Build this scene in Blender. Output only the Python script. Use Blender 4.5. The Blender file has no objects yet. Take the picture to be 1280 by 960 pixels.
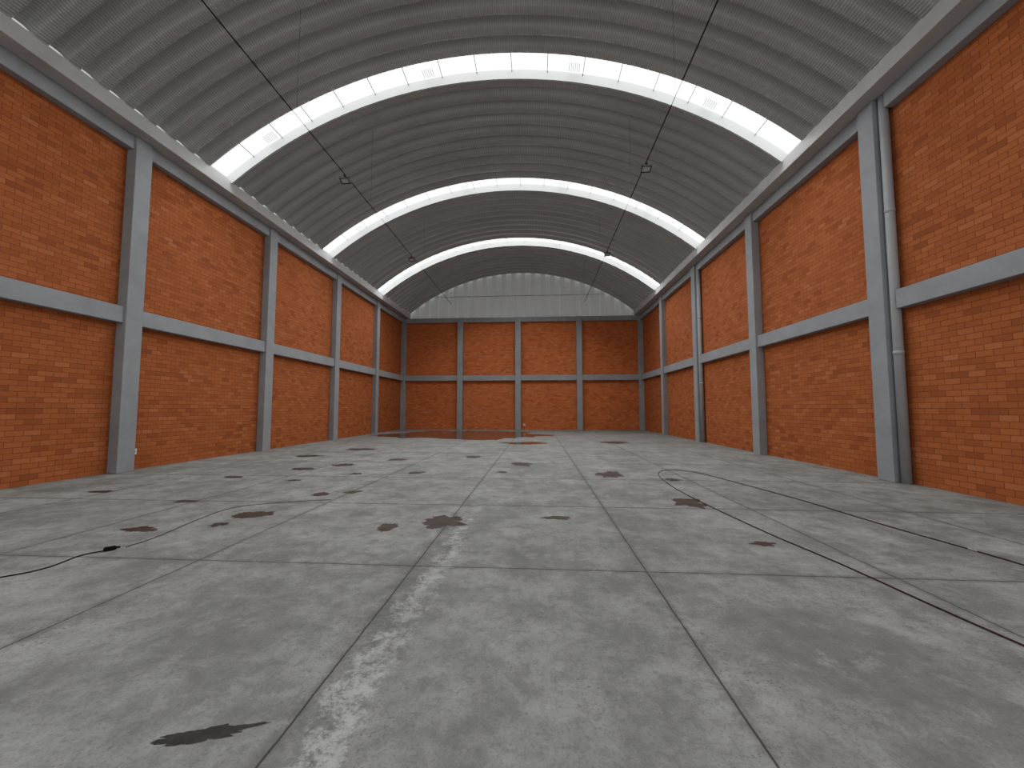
import bpy, bmesh, random
from math import *
from mathutils import Matrix, Vector, noise
random.seed(7)
C=bpy.context.scene.collection
XL,XR=-9.744,7.257; XC=(XL+XR)/2
WXL,WXR=XL-.25,XR+.25          # brick planes
H=8.17; Y0=-3.0; YB=28.0; WYB=28.25
ZM0,ZM1=3.54,3.93; ZT0=7.83
R=13.07; ZC=11.62-R
SKW=.57; SKY=[10.474-5.957*2,10.474-5.957,10.474,10.474+5.957,10.474+2*5.957]
SKE=[6.,7.,17.,19.,28.]

# ------------------------------------------------------------ materials
def mat(name):
    m=bpy.data.materials.new(name);m.use_nodes=True
    nt=m.node_tree;b=nt.nodes['Principled BSDF'];return m,nt,b
class N:
    def __init__(s,nt):s.nt=nt
    def new(s,t,**k):
        n=s.nt.nodes.new(t)
        for a,v in k.items():setattr(n,a,v)
        return n
    def put(s,sock,v):
        if hasattr(v,'links') or isinstance(v,bpy.types.NodeSocket): s.nt.links.new(v,sock)
        else: sock.default_value=v
    def m(s,op,a,b=None,c=None,clamp=False):
        n=s.new('ShaderNodeMath',operation=op);n.use_clamp=clamp
        s.put(n.inputs[0],a)
        if b is not None:s.put(n.inputs[1],b)
        if c is not None:s.put(n.inputs[2],c)
        return n.outputs[0]
    def noise(s,vec,scale,detail=4,rough=.6,dist=0):
        n=s.new('ShaderNodeTexNoise');s.put(n.inputs['Vector'],vec);n.inputs['Scale'].default_value=scale
        n.inputs['Detail'].default_value=detail;n.inputs['Roughness'].default_value=rough;n.inputs['Distortion'].default_value=dist
        return n.outputs['Fac']
    def ramp(s,f,stops,interp='LINEAR'):
        n=s.new('ShaderNodeValToRGB');s.put(n.inputs[0],f);r=n.color_ramp;r.interpolation=interp
        while len(r.elements)<len(stops):r.elements.new(.5)
        for e,(p,c) in zip(r.elements,stops):
            e.position=p;e.color=(c,c,c,1) if not hasattr(c,'__len__') else (*c,1)
        return n.outputs[0]
    def mix(s,f,a,b,mode='MIX'):
        n=s.new('ShaderNodeMix',data_type='RGBA',blend_type=mode)
        s.put(n.inputs['Factor'],f)
        for i,v in ((6,a),(7,b)):
            if isinstance(v,tuple):v=(*v,1) if len(v)==3 else v
            s.put(n.inputs[i],v)
        return n.outputs[2]
    def bump(s,h,st,d,b):
        n=s.new('ShaderNodeBump');s.put(n.inputs['Height'],h);n.inputs['Strength'].default_value=st;n.inputs['Distance'].default_value=d
        s.nt.links.new(n.outputs[0],b.inputs['Normal'])
    def coord(s):
        return s.new('ShaderNodeTexCoord').outputs['Object']
    def sep(s,v):
        n=s.new('ShaderNodeSeparateXYZ');s.put(n.inputs[0],v);return n.outputs
    def comb(s,x,y,z=0.):
        n=s.new('ShaderNodeCombineXYZ');s.put(n.inputs[0],x);s.put(n.inputs[1],y);s.put(n.inputs[2],z);return n.outputs[0]

def brick_mat(name,axis,gain=1.):
    m,nt,b=mat(name);n=N(nt);o=n.coord();s=n.sep(o)
    u=s[axis];v=n.m('ADD',s[2],.003)
    w,rh=.27,.108
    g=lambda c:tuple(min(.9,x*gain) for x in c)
    row=n.m('FLOOR',n.m('DIVIDE',v,rh))
    par=n.m('MULTIPLY',n.m('SUBTRACT',1.,n.m('FLOORED_MODULO',row,2.)),.5)
    col=n.m('FLOOR',n.m('ADD',n.m('DIVIDE',u,w),par))
    wn=n.new('ShaderNodeTexWhiteNoise',noise_dimensions='2D');n.put(wn.inputs['Vector'],n.comb(col,row))
    tone=n.ramp(wn.outputs['Value'],[(0,g((.27,.086,.04))),(.1,g((.345,.11,.048))),(.3,g((.40,.13,.056))),(.7,g((.445,.147,.063))),(.92,g((.475,.162,.072))),(1,g((.50,.19,.092)))])
    vec=n.comb(u,v)
    bt=n.new('ShaderNodeTexBrick');n.put(bt.inputs['Vector'],vec)
    for k,val in (('Scale',1),('Mortar Size',.0055),('Mortar Smooth',.3),('Bias',0),('Brick Width',w),('Row Height',rh)):bt.inputs[k].default_value=val
    big=n.noise(o,.45,4,.6)
    c=n.mix(.25,tone,n.ramp(big,[(.3,g((.37,.12,.052))),(.7,g((.46,.155,.067)))]))
    c=n.mix(n.ramp(n.noise(o,26,3,.7),[(.35,0.),(.75,.4)]),c,g((.29,.092,.042)))
    c=n.mix(bt.outputs['Fac'],c,g((.22,.076,.042)))
    n.put(b.inputs['Base Color'],c);b.inputs['Roughness'].default_value=.9;b.inputs['Specular IOR Level'].default_value=.1
    hgt=n.m('ADD',n.m('MULTIPLY',n.m('SUBTRACT',1.,bt.outputs['Fac']),.8),n.m('ADD',n.m('MULTIPLY',wn.outputs['Value'],.5),n.m('MULTIPLY',n.noise(o,18,3),.4)))
    n.bump(hgt,.5,.012,b)
    return m
brick_side=brick_mat('brick_side',1);brick_back=brick_mat('brick_back',0,1.35)  # same brick, back wall colours brightened to offset the dim far end

def grey_paint(name,col,rough=.6,var=.12):
    m,nt,b=mat(name);n=N(nt);o=n.coord()
    f=n.noise(o,1.4,6,.65)
    lo=tuple(x*(1-var) for x in col);hi=tuple(x*(1+var) for x in col)
    c=n.mix(n.ramp(f,[(.3,0.),(.7,1.)]),lo,hi)
    n.put(b.inputs['Base Color'],c);b.inputs['Roughness'].default_value=rough
    n.bump(n.noise(o,22,4,.7),.25,.01,b)
    return m
conc=grey_paint('grey_painted_concrete',(.285,.30,.315),.7)
ledge=grey_paint('light_grey_ledge',(.42,.42,.41),.6,.1)
pipem=grey_paint('grey_painted_pipe',(.36,.375,.39),.7,.1)

def simple(name,col,rough=.5,metal=0.,spec=.5):
    m,nt,b=mat(name);n=N(nt);o=n.coord()
    c=n.mix(n.noise(o,9,3),tuple(x*.88 for x in col),tuple(min(1,x*1.1) for x in col))
    n.put(b.inputs['Base Color'],c);b.inputs['Roughness'].default_value=rough;b.inputs['Metallic'].default_value=metal
    b.inputs['Specular IOR Level'].default_value=spec
    return m

# corrugated roof metal with a faint self-glow added as soft fill light
m,nt,b=mat('roof_metal');n=N(nt);o=n.coord();s=n.sep(o)
ang=n.m('MULTIPLY',n.m('ARCTAN2',n.m('SUBTRACT',s[0],XC),n.m('SUBTRACT',s[2],ZC)),R)
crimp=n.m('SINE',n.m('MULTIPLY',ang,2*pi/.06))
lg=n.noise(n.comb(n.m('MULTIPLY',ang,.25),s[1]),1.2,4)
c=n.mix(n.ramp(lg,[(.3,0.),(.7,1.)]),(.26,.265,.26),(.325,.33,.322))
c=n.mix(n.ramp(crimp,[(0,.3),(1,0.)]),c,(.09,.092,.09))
n.put(b.inputs['Base Color'],c);b.inputs['Metallic'].default_value=.2;b.inputs['Roughness'].default_value=.42
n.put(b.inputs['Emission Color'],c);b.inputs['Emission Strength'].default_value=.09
n.bump(crimp,.5,.01,b);roofm=m
m,nt,b=mat('gable_metal');n=N(nt);o=n.coord()
gc=n.mix(n.noise(o,.8,4),(.42,.44,.43),(.49,.51,.50))
n.put(b.inputs['Base Color'],gc);b.inputs['Roughness'].default_value=.6
n.put(b.inputs['Emission Color'],gc);b.inputs['Emission Strength'].default_value=.17  # self-glow added to the gable sheet as fill, softening shadows on it
gablem=m
# skylights
def skylight_mat(e):
    m,nt,b=mat('translucent_skylight');n=N(nt);o=n.coord()
    n.put(b.inputs['Base Color'],n.mix(n.noise(o,1.5,3),(.82,.86,.88),(.9,.92,.92)))
    b.inputs['Roughness'].default_value=.4
    b.inputs['Emission Color'].default_value=(.985,.995,1,1);b.inputs['Emission Strength'].default_value=e
    return m
rimm=simple('skylight_rim_paint',(.38,.42,.415),.5)
purlin=simple('purlin_paint',(.36,.38,.375),.5)
mull=simple('skylight_divider',(.06,.065,.065),.6)

# floor
m,nt,b=mat('concrete_floor');n=N(nt);o=n.coord();s=n.sep(o);X,Y=s[0],s[1]
wob=n.m('MULTIPLY',n.m('SUBTRACT',n.noise(o,3.,3),.5),.02)
def joint(v,off,sp):
    f=n.m('FRACT',n.m('DIVIDE',n.m('SUBTRACT',n.m('ADD',v,wob),off-sp*20.5),sp))
    return n.m('MULTIPLY',n.m('ABSOLUTE',n.m('SUBTRACT',f,.5)),sp)
dx=joint(X,-1.18,2.18);dy=joint(Y,3.773,2.373)
d=n.m('MINIMUM',dx,dy)
line=n.ramp(d,[(0,.9),(.0035,.85),(.007,0.)])
halo=n.ramp(n.m('ADD',d,n.m('MULTIPLY',n.m('SUBTRACT',n.noise(o,7,4),.5),.14)),[(0,.5),(.06,0.)])
cell=n.new('ShaderNodeTexWhiteNoise',noise_dimensions='2D')
n.put(cell.inputs['Vector'],n.comb(n.m('FLOOR',n.m('DIVIDE',n.m('ADD',X,1.18),2.18)),n.m('FLOOR',n.m('DIVIDE',n.m('SUBTRACT',Y,3.773),2.373))))
a0=n.noise(o,.55,7,.6,.4)
a1=n.noise(o,1.4,10,.68,.3)
a2=n.noise(o,3.8,10,.76,.2)
a3=n.noise(o,60,4,.75)
a4=n.noise(o,14,8,.82,.1)
c=n.ramp(a1,[(.34,(.185,.19,.177)),(.46,(.245,.25,.237)),(.54,(.295,.301,.287)),(.66,(.385,.391,.377))])
c=n.mix(n.ramp(a0,[(.36,.5),(.49,0.)]),c,(.16,.163,.15))
c=n.mix(n.ramp(a0,[(.52,0.),(.66,.4)]),c,(.43,.437,.423))
c=n.mix(n.ramp(a2,[(.40,.5),(.5,0.)]),c,(.155,.157,.145))
c=n.mix(n.ramp(a2,[(.53,0.),(.65,.4)]),c,(.47,.477,.464))
c=n.mix(n.ramp(a4,[(.42,.35),(.5,0.)]),c,(.14,.14,.13))
c=n.mix(n.m('MULTIPLY',cell.outputs['Value'],.2),c,(.22,.224,.212))
c=n.mix(n.ramp(a3,[(.34,.45),(.5,0.)]),c,(.12,.12,.11))
# pitted speckle patches
sp=n.m('MULTIPLY',n.ramp(n.noise(o,36,3,.8),[(.57,0.),(.64,1.)]),n.ramp(n.noise(o,1.3,3),[(.5,0.),(.62,.6)]))
c=n.mix(sp,c,(.08,.078,.07))
c=n.mix(halo,c,(.125,.125,.115))
# chalky scuff trail beside the joint
cx=n.m('ADD',X,n.m('ADD',.95,n.m('ADD',n.m('MULTIPLY',n.m('SUBTRACT',n.noise(o,1.1,2),.5),.35),n.m('MULTIPLY',n.m('SUBTRACT',n.noise(o,4.,6,.7),.5),.35))))
ab=n.m('ABSOLUTE',cx)
near=n.ramp(n.m('DIVIDE',Y,8.),[(0,1.),(.6,.9),(.88,0.)])
dk=n.m('MULTIPLY',n.m('MULTIPLY',n.ramp(n.m('ABSOLUTE',n.m('ADD',cx,.06)),[(.04,.65),(.22,0.)]),near),n.ramp(a2,[(.42,1.),(.58,.5)]))
c=n.mix(dk,c,(.12,.123,.12))
band=n.ramp(ab,[(.0,1.),(.16,0.)])
tr=n.m('ADD',n.m('ADD',n.m('MULTIPLY',n.noise(o,6,10,.82,.1),.6),n.m('MULTIPLY',n.noise(o,26,8,.88,.1),.4)),n.m('MULTIPLY',band,.08))
brk=n.ramp(n.noise(o,1.9,3,.6),[(.36,.45),(.55,1.)])
st=n.m('MULTIPLY',n.m('MULTIPLY',near,brk),n.ramp(tr,[(.525,0.),(.60,.8)]))
st=n.m('MULTIPLY',st,n.ramp(band,[(0,0.),(.35,1.)]))
c=n.mix(st,c,(.56,.567,.56))
c=n.mix(line,c,(.04,.039,.036))
far=n.ramp(n.m('DIVIDE',Y,30.),[(.4,0.),(.7,.5)])  # far floor painted darker: wet tone, also muting the skylight glare
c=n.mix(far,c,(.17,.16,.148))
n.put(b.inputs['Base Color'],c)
b.inputs['Roughness'].default_value=.85
b.inputs['Specular IOR Level'].default_value=.1
hh=n.m('ADD',n.m('MULTIPLY',a4,.3),n.m('MULTIPLY',a3,.3))
n.bump(hh,.4,.012,b);floorm=m

def wet(name,c1,c2,r,dr=.25,spec=.5):
    m,nt,b=mat(name);n=N(nt);o=n.coord()
    n.put(b.inputs['Base Color'],n.mix(n.ramp(n.noise(o,9,6,.8),[(.4,0.),(.6,1.)]),c1,c2));n.put(b.inputs['Roughness'],n.ramp(n.noise(o,5,3),[(.3,r),(.7,r+dr)]))
    b.inputs['Specular IOR Level'].default_value=spec
    return m
dampm=wet('damp_brown',(.035,.024,.018),(.09,.063,.047),.5,.25,.2)
greym=wet('damp_grey',(.028,.028,.027),(.05,.05,.048),.5,.2,.2)
waterm=wet('standing_water',(.05,.041,.033),(.08,.067,.055),.06,.10,.5)

# ------------------------------------------------------------ helpers
def obj(name,me,label=None,cat=None,kind=None,group=None,parent=None,mats=()):
    ob=bpy.data.objects.new(name,me);C.objects.link(ob)
    for mm in mats:me.materials.append(mm)
    if label:ob['label']=label
    if cat:ob['category']=cat
    if kind:ob['kind']=kind
    if group:ob['group']=group
    if parent:ob.parent=parent
    return ob
def box_me(name,p0,p1,bev=0.,origin=None):
    bm=bmesh.new();bmesh.ops.create_cube(bm,size=1)
    o=Vector(origin) if origin else Vector((0,0,0))
    for v in bm.verts:
        v.co=Vector([ (p0[i]+p1[i])/2+v.co[i]*(p1[i]-p0[i]) for i in range(3)])-o
    if bev:bmesh.ops.bevel(bm,geom=bm.edges[:],offset=bev,segments=2,affect='EDGES',profile=.5)
    me=bpy.data.meshes.new(name);bm.to_mesh(me);bm.free();return me
def box(name,p0,p1,m,bev=0.,centered=False,**k):
    o=((p0[0]+p1[0])/2,(p0[1]+p1[1])/2,p0[2]) if centered else None
    ob=obj(name,box_me(name,p0,p1,bev,o),mats=[m],**k)
    if o:ob.location=o
    return ob
def cyl_bm(bm,p0,p1,r,seg=16):
    p0,p1=Vector(p0),Vector(p1);d=p1-p0
    q=d.to_track_quat('Z','Y').to_matrix().to_4x4()
    bmesh.ops.create_cone(bm,cap_ends=True,segments=seg,radius1=r,radius2=r,depth=d.length,matrix=Matrix.Translation((p0+p1)/2)@q)
def bm_obj(name,bm,m,smooth=False,**k):
    me=bpy.data.meshes.new(name);bm.to_mesh(me);bm.free()
    if smooth:
        for p in me.polygons:p.use_smooth=True
    return obj(name,me,mats=[m],**k)
def catmull(pts,n=14):
    out=[];P=[Vector(p) for p in pts];P=[2*P[0]-P[1]]+P+[2*P[-1]-P[-2]]
    for i in range(1,len(P)-2):
        a,b_,c_,d_=P[i-1:i+3]
        for j in range(n):
            t=j/n
            out.append(.5*((2*b_)+(c_-a)*t+(2*a-5*b_+4*c_-d_)*t*t+(3*b_-a-3*c_+d_)*t**3))
    out.append(P[-2]);return out
def tube_bm(bm,pts,r,seg=8):
    rings=[]
    for i,p in enumerate(pts):
        t=(pts[min(i+1,len(pts)-1)]-pts[max(i-1,0)]).normalized()
        up=Vector((0,0,1)) if abs(t.z)<.9 else Vector((1,0,0))
        s_=t.cross(up).normalized();u_=s_.cross(t)
        rings.append([bm.verts.new(p+s_*cos(2*pi*k/seg)*r+u_*sin(2*pi*k/seg)*r) for k in range(seg)])
    for a,b_ in zip(rings,rings[1:]):
        for k in range(seg):bm.faces.new((a[k],a[(k+1)%seg],b_[(k+1)%seg],b_[k]))
    bm.faces.new(rings[0][::-1]);bm.faces.new(rings[-1])
    bmesh.ops.recalc_face_normals(bm,faces=bm.faces)

# ------------------------------------------------------------ shell
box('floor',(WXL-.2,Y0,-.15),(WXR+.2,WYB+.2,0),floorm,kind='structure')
box('wall_left',(WXL-.2,Y0,0),(WXL,WYB,H),brick_side,kind='structure')
box('wall_right',(WXR,Y0,0),(WXR+.2,WYB,H),brick_side,kind='structure')
box('wall_back',(WXL,WYB,0),(WXR,WYB+.2,H),brick_back,kind='structure')
box('trim_1',(WXL-.2,Y0,H+.002),(XC-8.19,YB+.2,8.53),ledge,bev=.01,kind='structure')
box('trim_2',(XC+8.19,Y0,H+.002),(WXR+.2,YB+.2,8.53),ledge,bev=.01,kind='structure')

# vaulted ceiling
AMX=radians(39.45);NS=72
def arc(r,a,y):return (XC+r*sin(a),y,ZC+r*cos(a))
bm=bmesh.new()
def sheet(ylist):
    prev=None
    for y,ro in ylist:
        ring=[bm.verts.new(arc(R+ro,-AMX+2*AMX*k/NS,y)) for k in range(NS+1)]
        if prev:
            for k in range(NS):
                f=bm.faces.new((prev[k],prev[k+1],ring[k+1],ring[k]));f.smooth=True
        prev=ring
prof=[(k/16,-.09+.085*tanh(2.6*(cos(2*pi*k/16)-.2))/tanh(2.6*.8)) for k in range(17)]
def span(ya,yb):
    cnt=max(1,round((yb-ya)/.54));p=(yb-ya)/cnt;L=[]
    for i in range(cnt):
        for t,ro in prof[(1 if i else 0):]:L.append((ya+(i+t)*p,ro))
    sheet(L)
edges=[Y0]+[v for y in SKY for v in (y,y+SKW)]+[WYB+.03]
for i in range(0,len(edges),2):
    if edges[i+1]-edges[i]>.3: span(edges[i],edges[i+1])
me=bpy.data.meshes.new('ceiling');bmesh.ops.recalc_face_normals(bm,faces=bm.faces);bm.to_mesh(me);bm.free()
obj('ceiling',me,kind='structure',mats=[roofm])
# skylight bands
tn=3
for i,y in enumerate(SKY):
    bm=bmesh.new()
    for k in range(NS):
        a0=-AMX+2*AMX*k/NS;a1=a0+2*AMX/NS
        bm.faces.new([bm.verts.new(arc(R+.03,a,yy)) for a,yy in ((a0,y-.03),(a1,y-.03),(a1,y+SKW+.03),(a0,y+SKW+.03))])
    bmesh.ops.remove_doubles(bm,verts=bm.verts,dist=1e-4)
    bm_obj(f'window_{i+1}',bm,skylight_mat(SKE[i]),kind='structure')
    bm=bmesh.new()
    for (ya,yb,r0,r1) in ((y+SKW-.005,y+SKW+.03,R-.28,R+.02),(y+SKW-.035,y+SKW+.03,R-.29,R-.275)):
        rings=[]
        for k in range(NS+1):
            a=-AMX+2*AMX*k/NS
            rings.append([bm.verts.new(arc(rr,a,yy)) for rr,yy in ((r0,ya),(r0,yb),(r1,yb),(r1,ya))])
        for p,q in zip(rings,rings[1:]):
            for j in range(4):bm.faces.new((p[j],p[(j+1)%4],q[(j+1)%4],q[j]))
        bm.faces.new(rings[0]);bm.faces.new(rings[-1][::-1])
    bmesh.ops.recalc_face_normals(bm,faces=bm.faces)
    bm_obj(f'trim_{tn}',bm,rimm,kind='structure');tn+=1
    bm=bmesh.new()
    for j in range(1,17):
        a=-AMX+2*AMX*j/17
        M=Matrix.Translation(arc(R-.02,a,y+SKW/2))@Matrix.Rotation(a,4,'Y')
        bmesh.ops.create_cube(bm,size=1,matrix=M@Matrix.Diagonal((.035,SKW,.06,1)))
    for j in (1.6,6.5,10.6,14.4):
        a=-AMX+2*AMX*j/17
        for q in range(6):
            M=Matrix.Translation(arc(R-.0,a+q*.0045,y+SKW/2+.08))@Matrix.Rotation(a,4,'Y')
            bmesh.ops.create_cube(bm,size=1,matrix=M@Matrix.Diagonal((.03,SKW*.5,.02,1)))
    bm_obj(f'trim_{tn}',bm,mull,kind='structure');tn+=1

# gable sheet
bm=bmesh.new();L=[]
p=.72;x=WXL
gp=[(0,0),(.15,.0),(.20,-.18),(.50,-.18),(.55,0),(.72,0)]
while x<WXR:
    for t,oy in gp[:-1]:L.append((x+t,oy))
    x+=p
prev=None
for x,oy in L:
    xx=min(max(x,XC-R*sin(AMX)),XC+R*sin(AMX))
    zt=ZC+sqrt(R*R-(xx-XC)**2)
    cur=(bm.verts.new((x,WYB+.19+oy,H)),bm.verts.new((x,WYB+.19+oy,max(zt,H+.05))))
    if prev:bm.faces.new((prev[0],cur[0],cur[1],prev[1]))
    prev=cur
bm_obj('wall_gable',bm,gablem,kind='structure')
box(f'trim_{tn}',(XC-6.2,WYB-.005,9.79),(XC+6.2,WYB+.009,9.825),purlin,kind='structure');tn+=1

# ------------------------------------------------------------ columns and beams
LBL='grey painted concrete column against the orange brick wall'
cw=.4
ys=[8.55+4.831*i for i in range(-2,4)]
g1='painted concrete columns along the hall walls'
def column(p0,p1,label=LBL):
    box('concrete_column',p0,p1,conc,bev=.012,centered=True,label=label,cat='column',group=g1)
for y in ys:
    column((WXL,y,0),(XL,y+cw,H))
    pl=LBL
    if abs(y-8.55)<.1 or abs(y-18.2)<.1: pl='grey concrete column with a downpipe beside it'
    column((XR,y,0),(WXR,y+cw,H),pl)
BX=[-5.62,-1.38,3.02]
for x in BX: column((x-.2,YB,0),(x+.2,WYB,H))
column((WXL,YB-.05,0),(XL+.06,WYB,H),'grey concrete corner column where brick walls meet')
column((XR-.06,YB-.05,0),(WXR,WYB,H),'grey concrete corner column where brick walls meet')
g2='painted concrete belt beams at mid height';g3='painted concrete beams along the wall tops'
bp=.19
def beam(p0,p1,z0,z1,g):
    box('concrete_beam',(p0[0],p0[1],z0),(p1[0],p1[1],z1),conc,bev=.01,centered=True,
        label='grey horizontal concrete beam between two columns' if g==g2 else 'grey concrete beam capping the brick wall',cat='beam',group=g)
ends=[y for y in ys]+[YB-.05]
for i,y in enumerate(ys):
    ya,yb=y+cw,ends[i+1]
    for z0,z1,g in ((ZM0,ZM1,g2),(ZT0,H,g3)):
        beam((WXL,ya),(WXL+bp,yb),z0,z1,g)
        ye=yb-(.21 if i+1<len(ys) and (abs(yb-8.55)<.1 or abs(yb-18.2)<.1) else 0)
        beam((WXR-bp,ya),(WXR,ye),z0,z1,g)
xs=[XL+.06]+[v for x in BX for v in (x-.2,x+.2)]+[XR-.06]
for i in range(0,len(xs),2):
    for z0,z1,g in ((ZM0,ZM1,g2),(ZT0,H,g3)):beam((xs[i],WYB-bp),(xs[i+1],WYB),z0,z1,g)

# downpipes
for y in (ys[2],ys[4]):
    bm=bmesh.new();cyl_bm(bm,(0,0,0),(0,0,H),.085,24)
    for z in (2.6,5.6):cyl_bm(bm,(0,0,z),(0,0,z+.09),.091,24)
    e=bm_obj('downpipe',bm,pipem,True,label='round grey painted downpipe fixed beside a concrete column',cat='pipe',group='grey downpipes')
    e.location=(WXR-.105,y-.1,0)

# ------------------------------------------------------------ cables with floodlights
dark=simple('dark_metal',(.035,.035,.037),.45,.4);wire=simple('cable_grey',(.03,.03,.03),.7,.0,.1)
hang=simple('hanger_steel',(.13,.13,.13),.6,.2,.2)
lens=simple('lamp_lens',(.45,.46,.46),.15)
ZW=8.2
HY=[8.2,12.2,18.25,24.3]
for X_ in (XC-4.23,XC+4.23):
    e=bpy.data.objects.new('suspension_cable',None);C.objects.link(e);e.location=(X_,0,ZW)
    e['label']='thin dark conduit cable strung lengthwise under the vault';e['category']='cable';e['group']='lighting cables under the vault'
    bm=bmesh.new();tube_bm(bm,[Vector((0,y,0)) for y in (Y0,4,12,20,24.35)],.0135,8)
    bm_obj('main_cable',bm,wire,parent=e)
    zt=ZC+sqrt((R-.13)**2-4.23**2)-ZW
    for y in [2.4]+HY:
        bm=bmesh.new();cyl_bm(bm,(0,y,.0135),(0,y,zt),.005,6)
        bm_obj('hanger_wire',bm,hang,parent=e)
def floodlight(x,y,tilt):
    e=bpy.data.objects.new('floodlight',None);C.objects.link(e);e.location=(x,y,ZW-.014)
    e['label']='small dark rectangular floodlight hanging from a thin cable';e['category']='lamp';e['group']='floodlights hanging from the cables'
    bm=bmesh.new()
    bmesh.ops.create_cube(bm,size=1,matrix=Matrix.Translation((0,0,-.03))@Matrix.Diagonal((.07,.07,.06,1)))
    bm_obj('junction_box',bm,dark,parent=e)
    bm=bmesh.new()
    for M in (Matrix.Translation((0,0,-.065))@Matrix.Diagonal((.27,.025,.01,1)),Matrix.Translation((-.135,0,-.11))@Matrix.Diagonal((.01,.025,.1,1)),Matrix.Translation((.135,0,-.11))@Matrix.Diagonal((.01,.025,.1,1))):
        bmesh.ops.create_cube(bm,size=1,matrix=M)
    bm_obj('bracket',bm,dark,parent=e)
    T=Matrix.Translation((0,0,-.15))@Matrix.Rotation(tilt,4,'X')@Matrix.Scale(.76,4)
    bm=bmesh.new()
    for c_,s_ in (((0,.125,0),(.34,.03,.07)),((0,-.125,0),(.34,.03,.07)),((.155,0,0),(.03,.28,.07)),((-.155,0,0),(.03,.28,.07)),((0,0,.03),(.32,.26,.015))):
        bmesh.ops.create_cube(bm,size=1,matrix=T@Matrix.Translation(c_)@Matrix.Diagonal((*s_,1)))
    for k in range(5):
        bmesh.ops.create_cube(bm,size=1,matrix=T@Matrix.Translation((-.1+.05*k,0,.055))@Matrix.Diagonal((.008,.22,.04,1)))
    bm_obj('lamp_housing',bm,dark,parent=e)
    bm=bmesh.new();bmesh.ops.create_cube(bm,size=1,matrix=T@Matrix.Translation((0,0,-.01))@Matrix.Diagonal((.28,.22,.012,1)))
    bm_obj('lamp_lens',bm,lens,parent=e,label='pale glass lens')
for y in (10.47,16.43):
    for X_ in (XC-4.23,XC+4.23):floodlight(X_,y,radians(-18))

# ------------------------------------------------------------ damp patches
def puddle(x,y,w,l,rot=0,m=dampm,kind='damp',seed=0,rough=1.):
    npt=160;bm=bmesh.new();off=Vector((seed*3.7,seed*1.3,0))
    vs=[]
    for k in range(npt):
        a=2*pi*k/npt
        d=Vector((cos(a),sin(a),0))
        r=1+rough*(.45*noise.noise(d*1.1+off)+.38*noise.noise(d*2.3+off)+.2*noise.noise(d*5+off)+.15*noise.noise(d*14+off))
        r=max(.4,r)
        vs.append(bm.verts.new((cos(a)*r*w/2,sin(a)*r*l/2,.0015)))
    c0=bm.verts.new((0,0,.002))
    for k in range(npt):bm.faces.new((vs[k],vs[(k+1)%npt],c0))
    lb={'damp':'dark brown damp patch on the grey concrete floor','grey':'dark grey wet smear on the bare concrete floor','water':'shallow puddle of standing water reflecting the brick wall'}[kind]
    o_=bm_obj('puddle',bm,m,label=lb,cat='puddle',group='damp patches and puddles on the floor')
    o_.location=(x,y,0);o_.rotation_euler=(0,0,rot)
P=[(-1.25,5.23,.55,.55),(-1.90,4.94,.24,.32),(-4.96,4.67,.42,.22),(-4.04,5.38,.50,.36),(-4.12,4.92,.22,.16),(.27,5.52,.36,.2),(1.64,9.17,.6,.8),
(2.40,6.53,.5,.6),(2.85,8.6,.3,.4),(-.43,10.7,.55,.7),(-5.17,10.26,.6,.5),(-5.83,9.51,.55,.4),(-3.34,6.95,.26,.28),(-3.82,6.75,.3,.3),(-2.85,9.1,.4,.34),
(2.5,4.62,.26,.16),(-.84,9.35,.28,.26),(-5.7,6.1,.4,.18),(-7.9,6.7,.5,.2),(-2.0,12.2,.5,.6),(-7.3,12.1,.8,.5),(-6.5,14.2,1.0,.8),
(3.5,17.8,1.3,1.2),(-4.2,8.9,.3,.24),(-6.7,8.3,.45,.24),(-4.1,11.4,.5,.5),(-5.1,8.0,.3,.2)]
for i,(x,y,w,l) in enumerate(P):puddle(x,y,w,l,0,dampm,'damp',i+1)
puddle(-1.54,1.80,.42,.085,radians(16),greym,'grey',60)
W=[(-4.2,22.8,9.4,6.8),(-.6,17.2,2.0,1.3)]
for i,(x,y,w,l) in enumerate(W):puddle(x,y,w,l,0,waterm,'water',83+i,.8 if i==0 else .6)

# ------------------------------------------------------------ hose and cords
hosem=simple('hose_brown',(.07,.036,.03),.8,0,.1)
hp=[(4.68,3.3),(4.64,4.13),(4.59,4.55),(4.44,5.48),(4.3,6.82),(3.92,8.79),(3.6,9.75),(3.1,9.85),(2.72,9.1),(2.58,7.4),(2.73,5.27),(2.91,4.07),(2.99,3.3),(3.06,2.77),(3.2,2.0)]
e=bpy.data.objects.new('garden_hose',None);C.objects.link(e)
e['label']='long dark reddish-brown hose lying in a loop on concrete';e['category']='hose'
bm=bmesh.new();tube_bm(bm,catmull([(x,y,.0085) for x,y in hp]),.006,10);bm_obj('hose_tube',bm,hosem,True,parent=e)
bm=bmesh.new();cyl_bm(bm,(4.595,4.50,.011),(4.588,4.58,.011),.0095,14);bm_obj('hose_coupling',bm,simple('brass_coupling',(.4,.38,.33),.6,.3,.2),parent=e,label='pale metal coupling')
blk=simple('black_rubber',(.015,.015,.016),.85,0,.08);gcord=simple('grey_cord',(.08,.078,.075),.85,0,.08)
e=bpy.data.objects.new('extension_cord',None);C.objects.link(e)
e['label']='black extension cord with plug lying on the concrete floor';e['category']='cord'
bm=bmesh.new();tube_bm(bm,catmull([(-5.3,2.9,.006),(-4.77,3.27,.006),(-4.62,3.49,.006),(-4.66,3.79,.006),(-4.56,3.92,.01)]),.0055,8);bm_obj('cord',bm,blk,True,parent=e)
bm=bmesh.new()
M=Matrix.Translation((-4.53,3.96,.0205))@Matrix.Rotation(radians(50),4,'Z')
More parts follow.
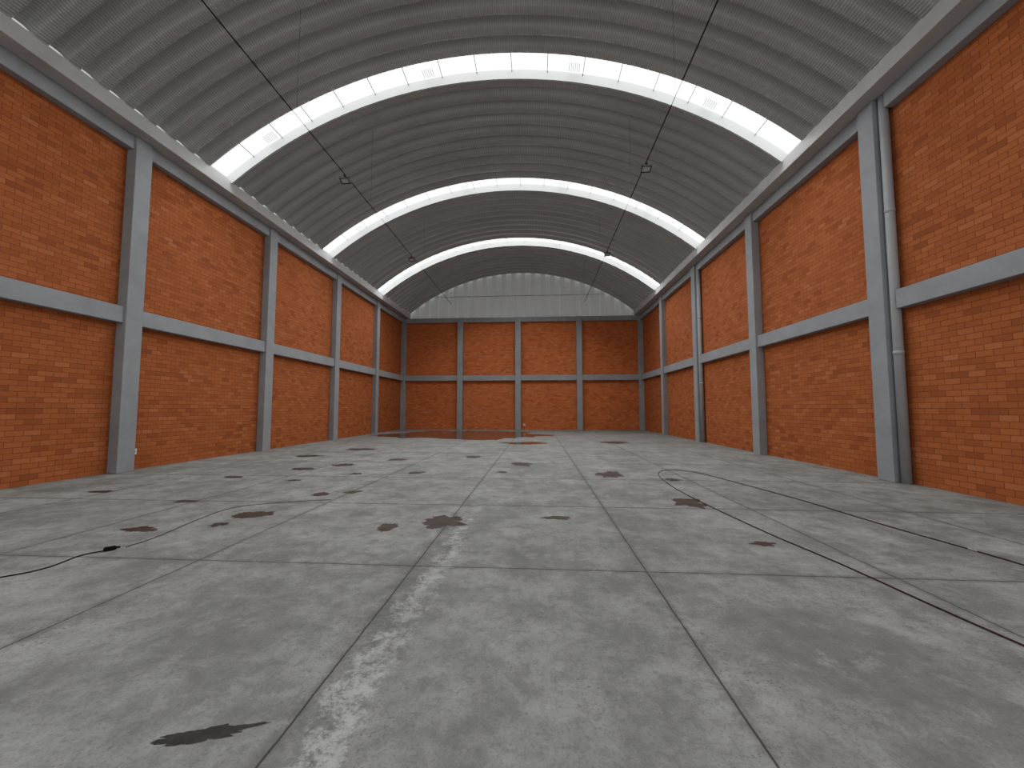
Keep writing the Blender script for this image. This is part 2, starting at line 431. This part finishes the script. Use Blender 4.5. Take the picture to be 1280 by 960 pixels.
bmesh.ops.create_cube(bm,size=1,matrix=M@Matrix.Diagonal((.10,.045,.04,1)));bmesh.ops.bevel(bm,geom=bm.edges[:],offset=.008,segments=2,affect='EDGES')
for s_ in (-.014,.014):
    bmesh.ops.create_cube(bm,size=1,matrix=M@Matrix.Translation((.063,s_,0))@Matrix.Diagonal((.03,.006,.01,1)))
bm_obj('plug',bm,blk,parent=e)
bm=bmesh.new();tube_bm(bm,catmull([(-4.46,4.06,.005),(-4.45,4.4,.005),(-4.6,5.15,.005),(-4.6,5.75,.005),(-4.1,6.1,.005),(-3.4,6.35,.005)]),.004,8)
bm_obj('power_cord',bm,gcord,True,label='thin grey power cord lying on the concrete floor',cat='cord')

# ------------------------------------------------------------ outlets
wp=simple('white_plastic',(.75,.75,.73),.4)
def outlet(loc,rot):
    e=bpy.data.objects.new('wall_outlet',None);C.objects.link(e);e.location=loc;e.rotation_euler=(0,0,rot)
    e['label']='small white electrical outlet low on the brick wall';e['category']='outlet';e['group']='white wall outlets'
    me=box_me('cover_plate',(0,-.07,-.07),(.02,.07,.07),.005);obj('cover_plate',me,mats=[wp],parent=e)
    bm=bmesh.new()
    bmesh.ops.create_cube(bm,size=1,matrix=Matrix.Translation((.021,0,0))@Matrix.Diagonal((.006,.06,.05,1)))
    bm_obj('socket',bm,dark,parent=e)
outlet((WXL+.002,9.13,.44),0);outlet((-.95,WYB-.002,.36),-pi/2)

# ------------------------------------------------------------ world, camera
w=bpy.data.worlds.new('World');bpy.context.scene.world=w;w.use_nodes=True
bg=w.node_tree.nodes['Background'];bg.inputs[0].default_value=(.98,.99,1,1);bg.inputs[1].default_value=1.0
cd=bpy.data.cameras.new('Camera');cam=bpy.data.objects.new('Camera',cd);C.objects.link(cam)
cd.sensor_width=36;cd.lens=36*488.1/1280;cd.clip_end=200
pi_,ya=.0634,.0647
fw=Vector((-sin(ya)*cos(pi_),cos(ya)*cos(pi_),sin(pi_)));r=Vector((cos(ya),sin(ya),0));u=r.cross(fw)
M=Matrix((r,u,-fw)).transposed().to_4x4();M.translation=(0,0,1.5);cam.matrix_world=M
bpy.context.scene.camera=cam
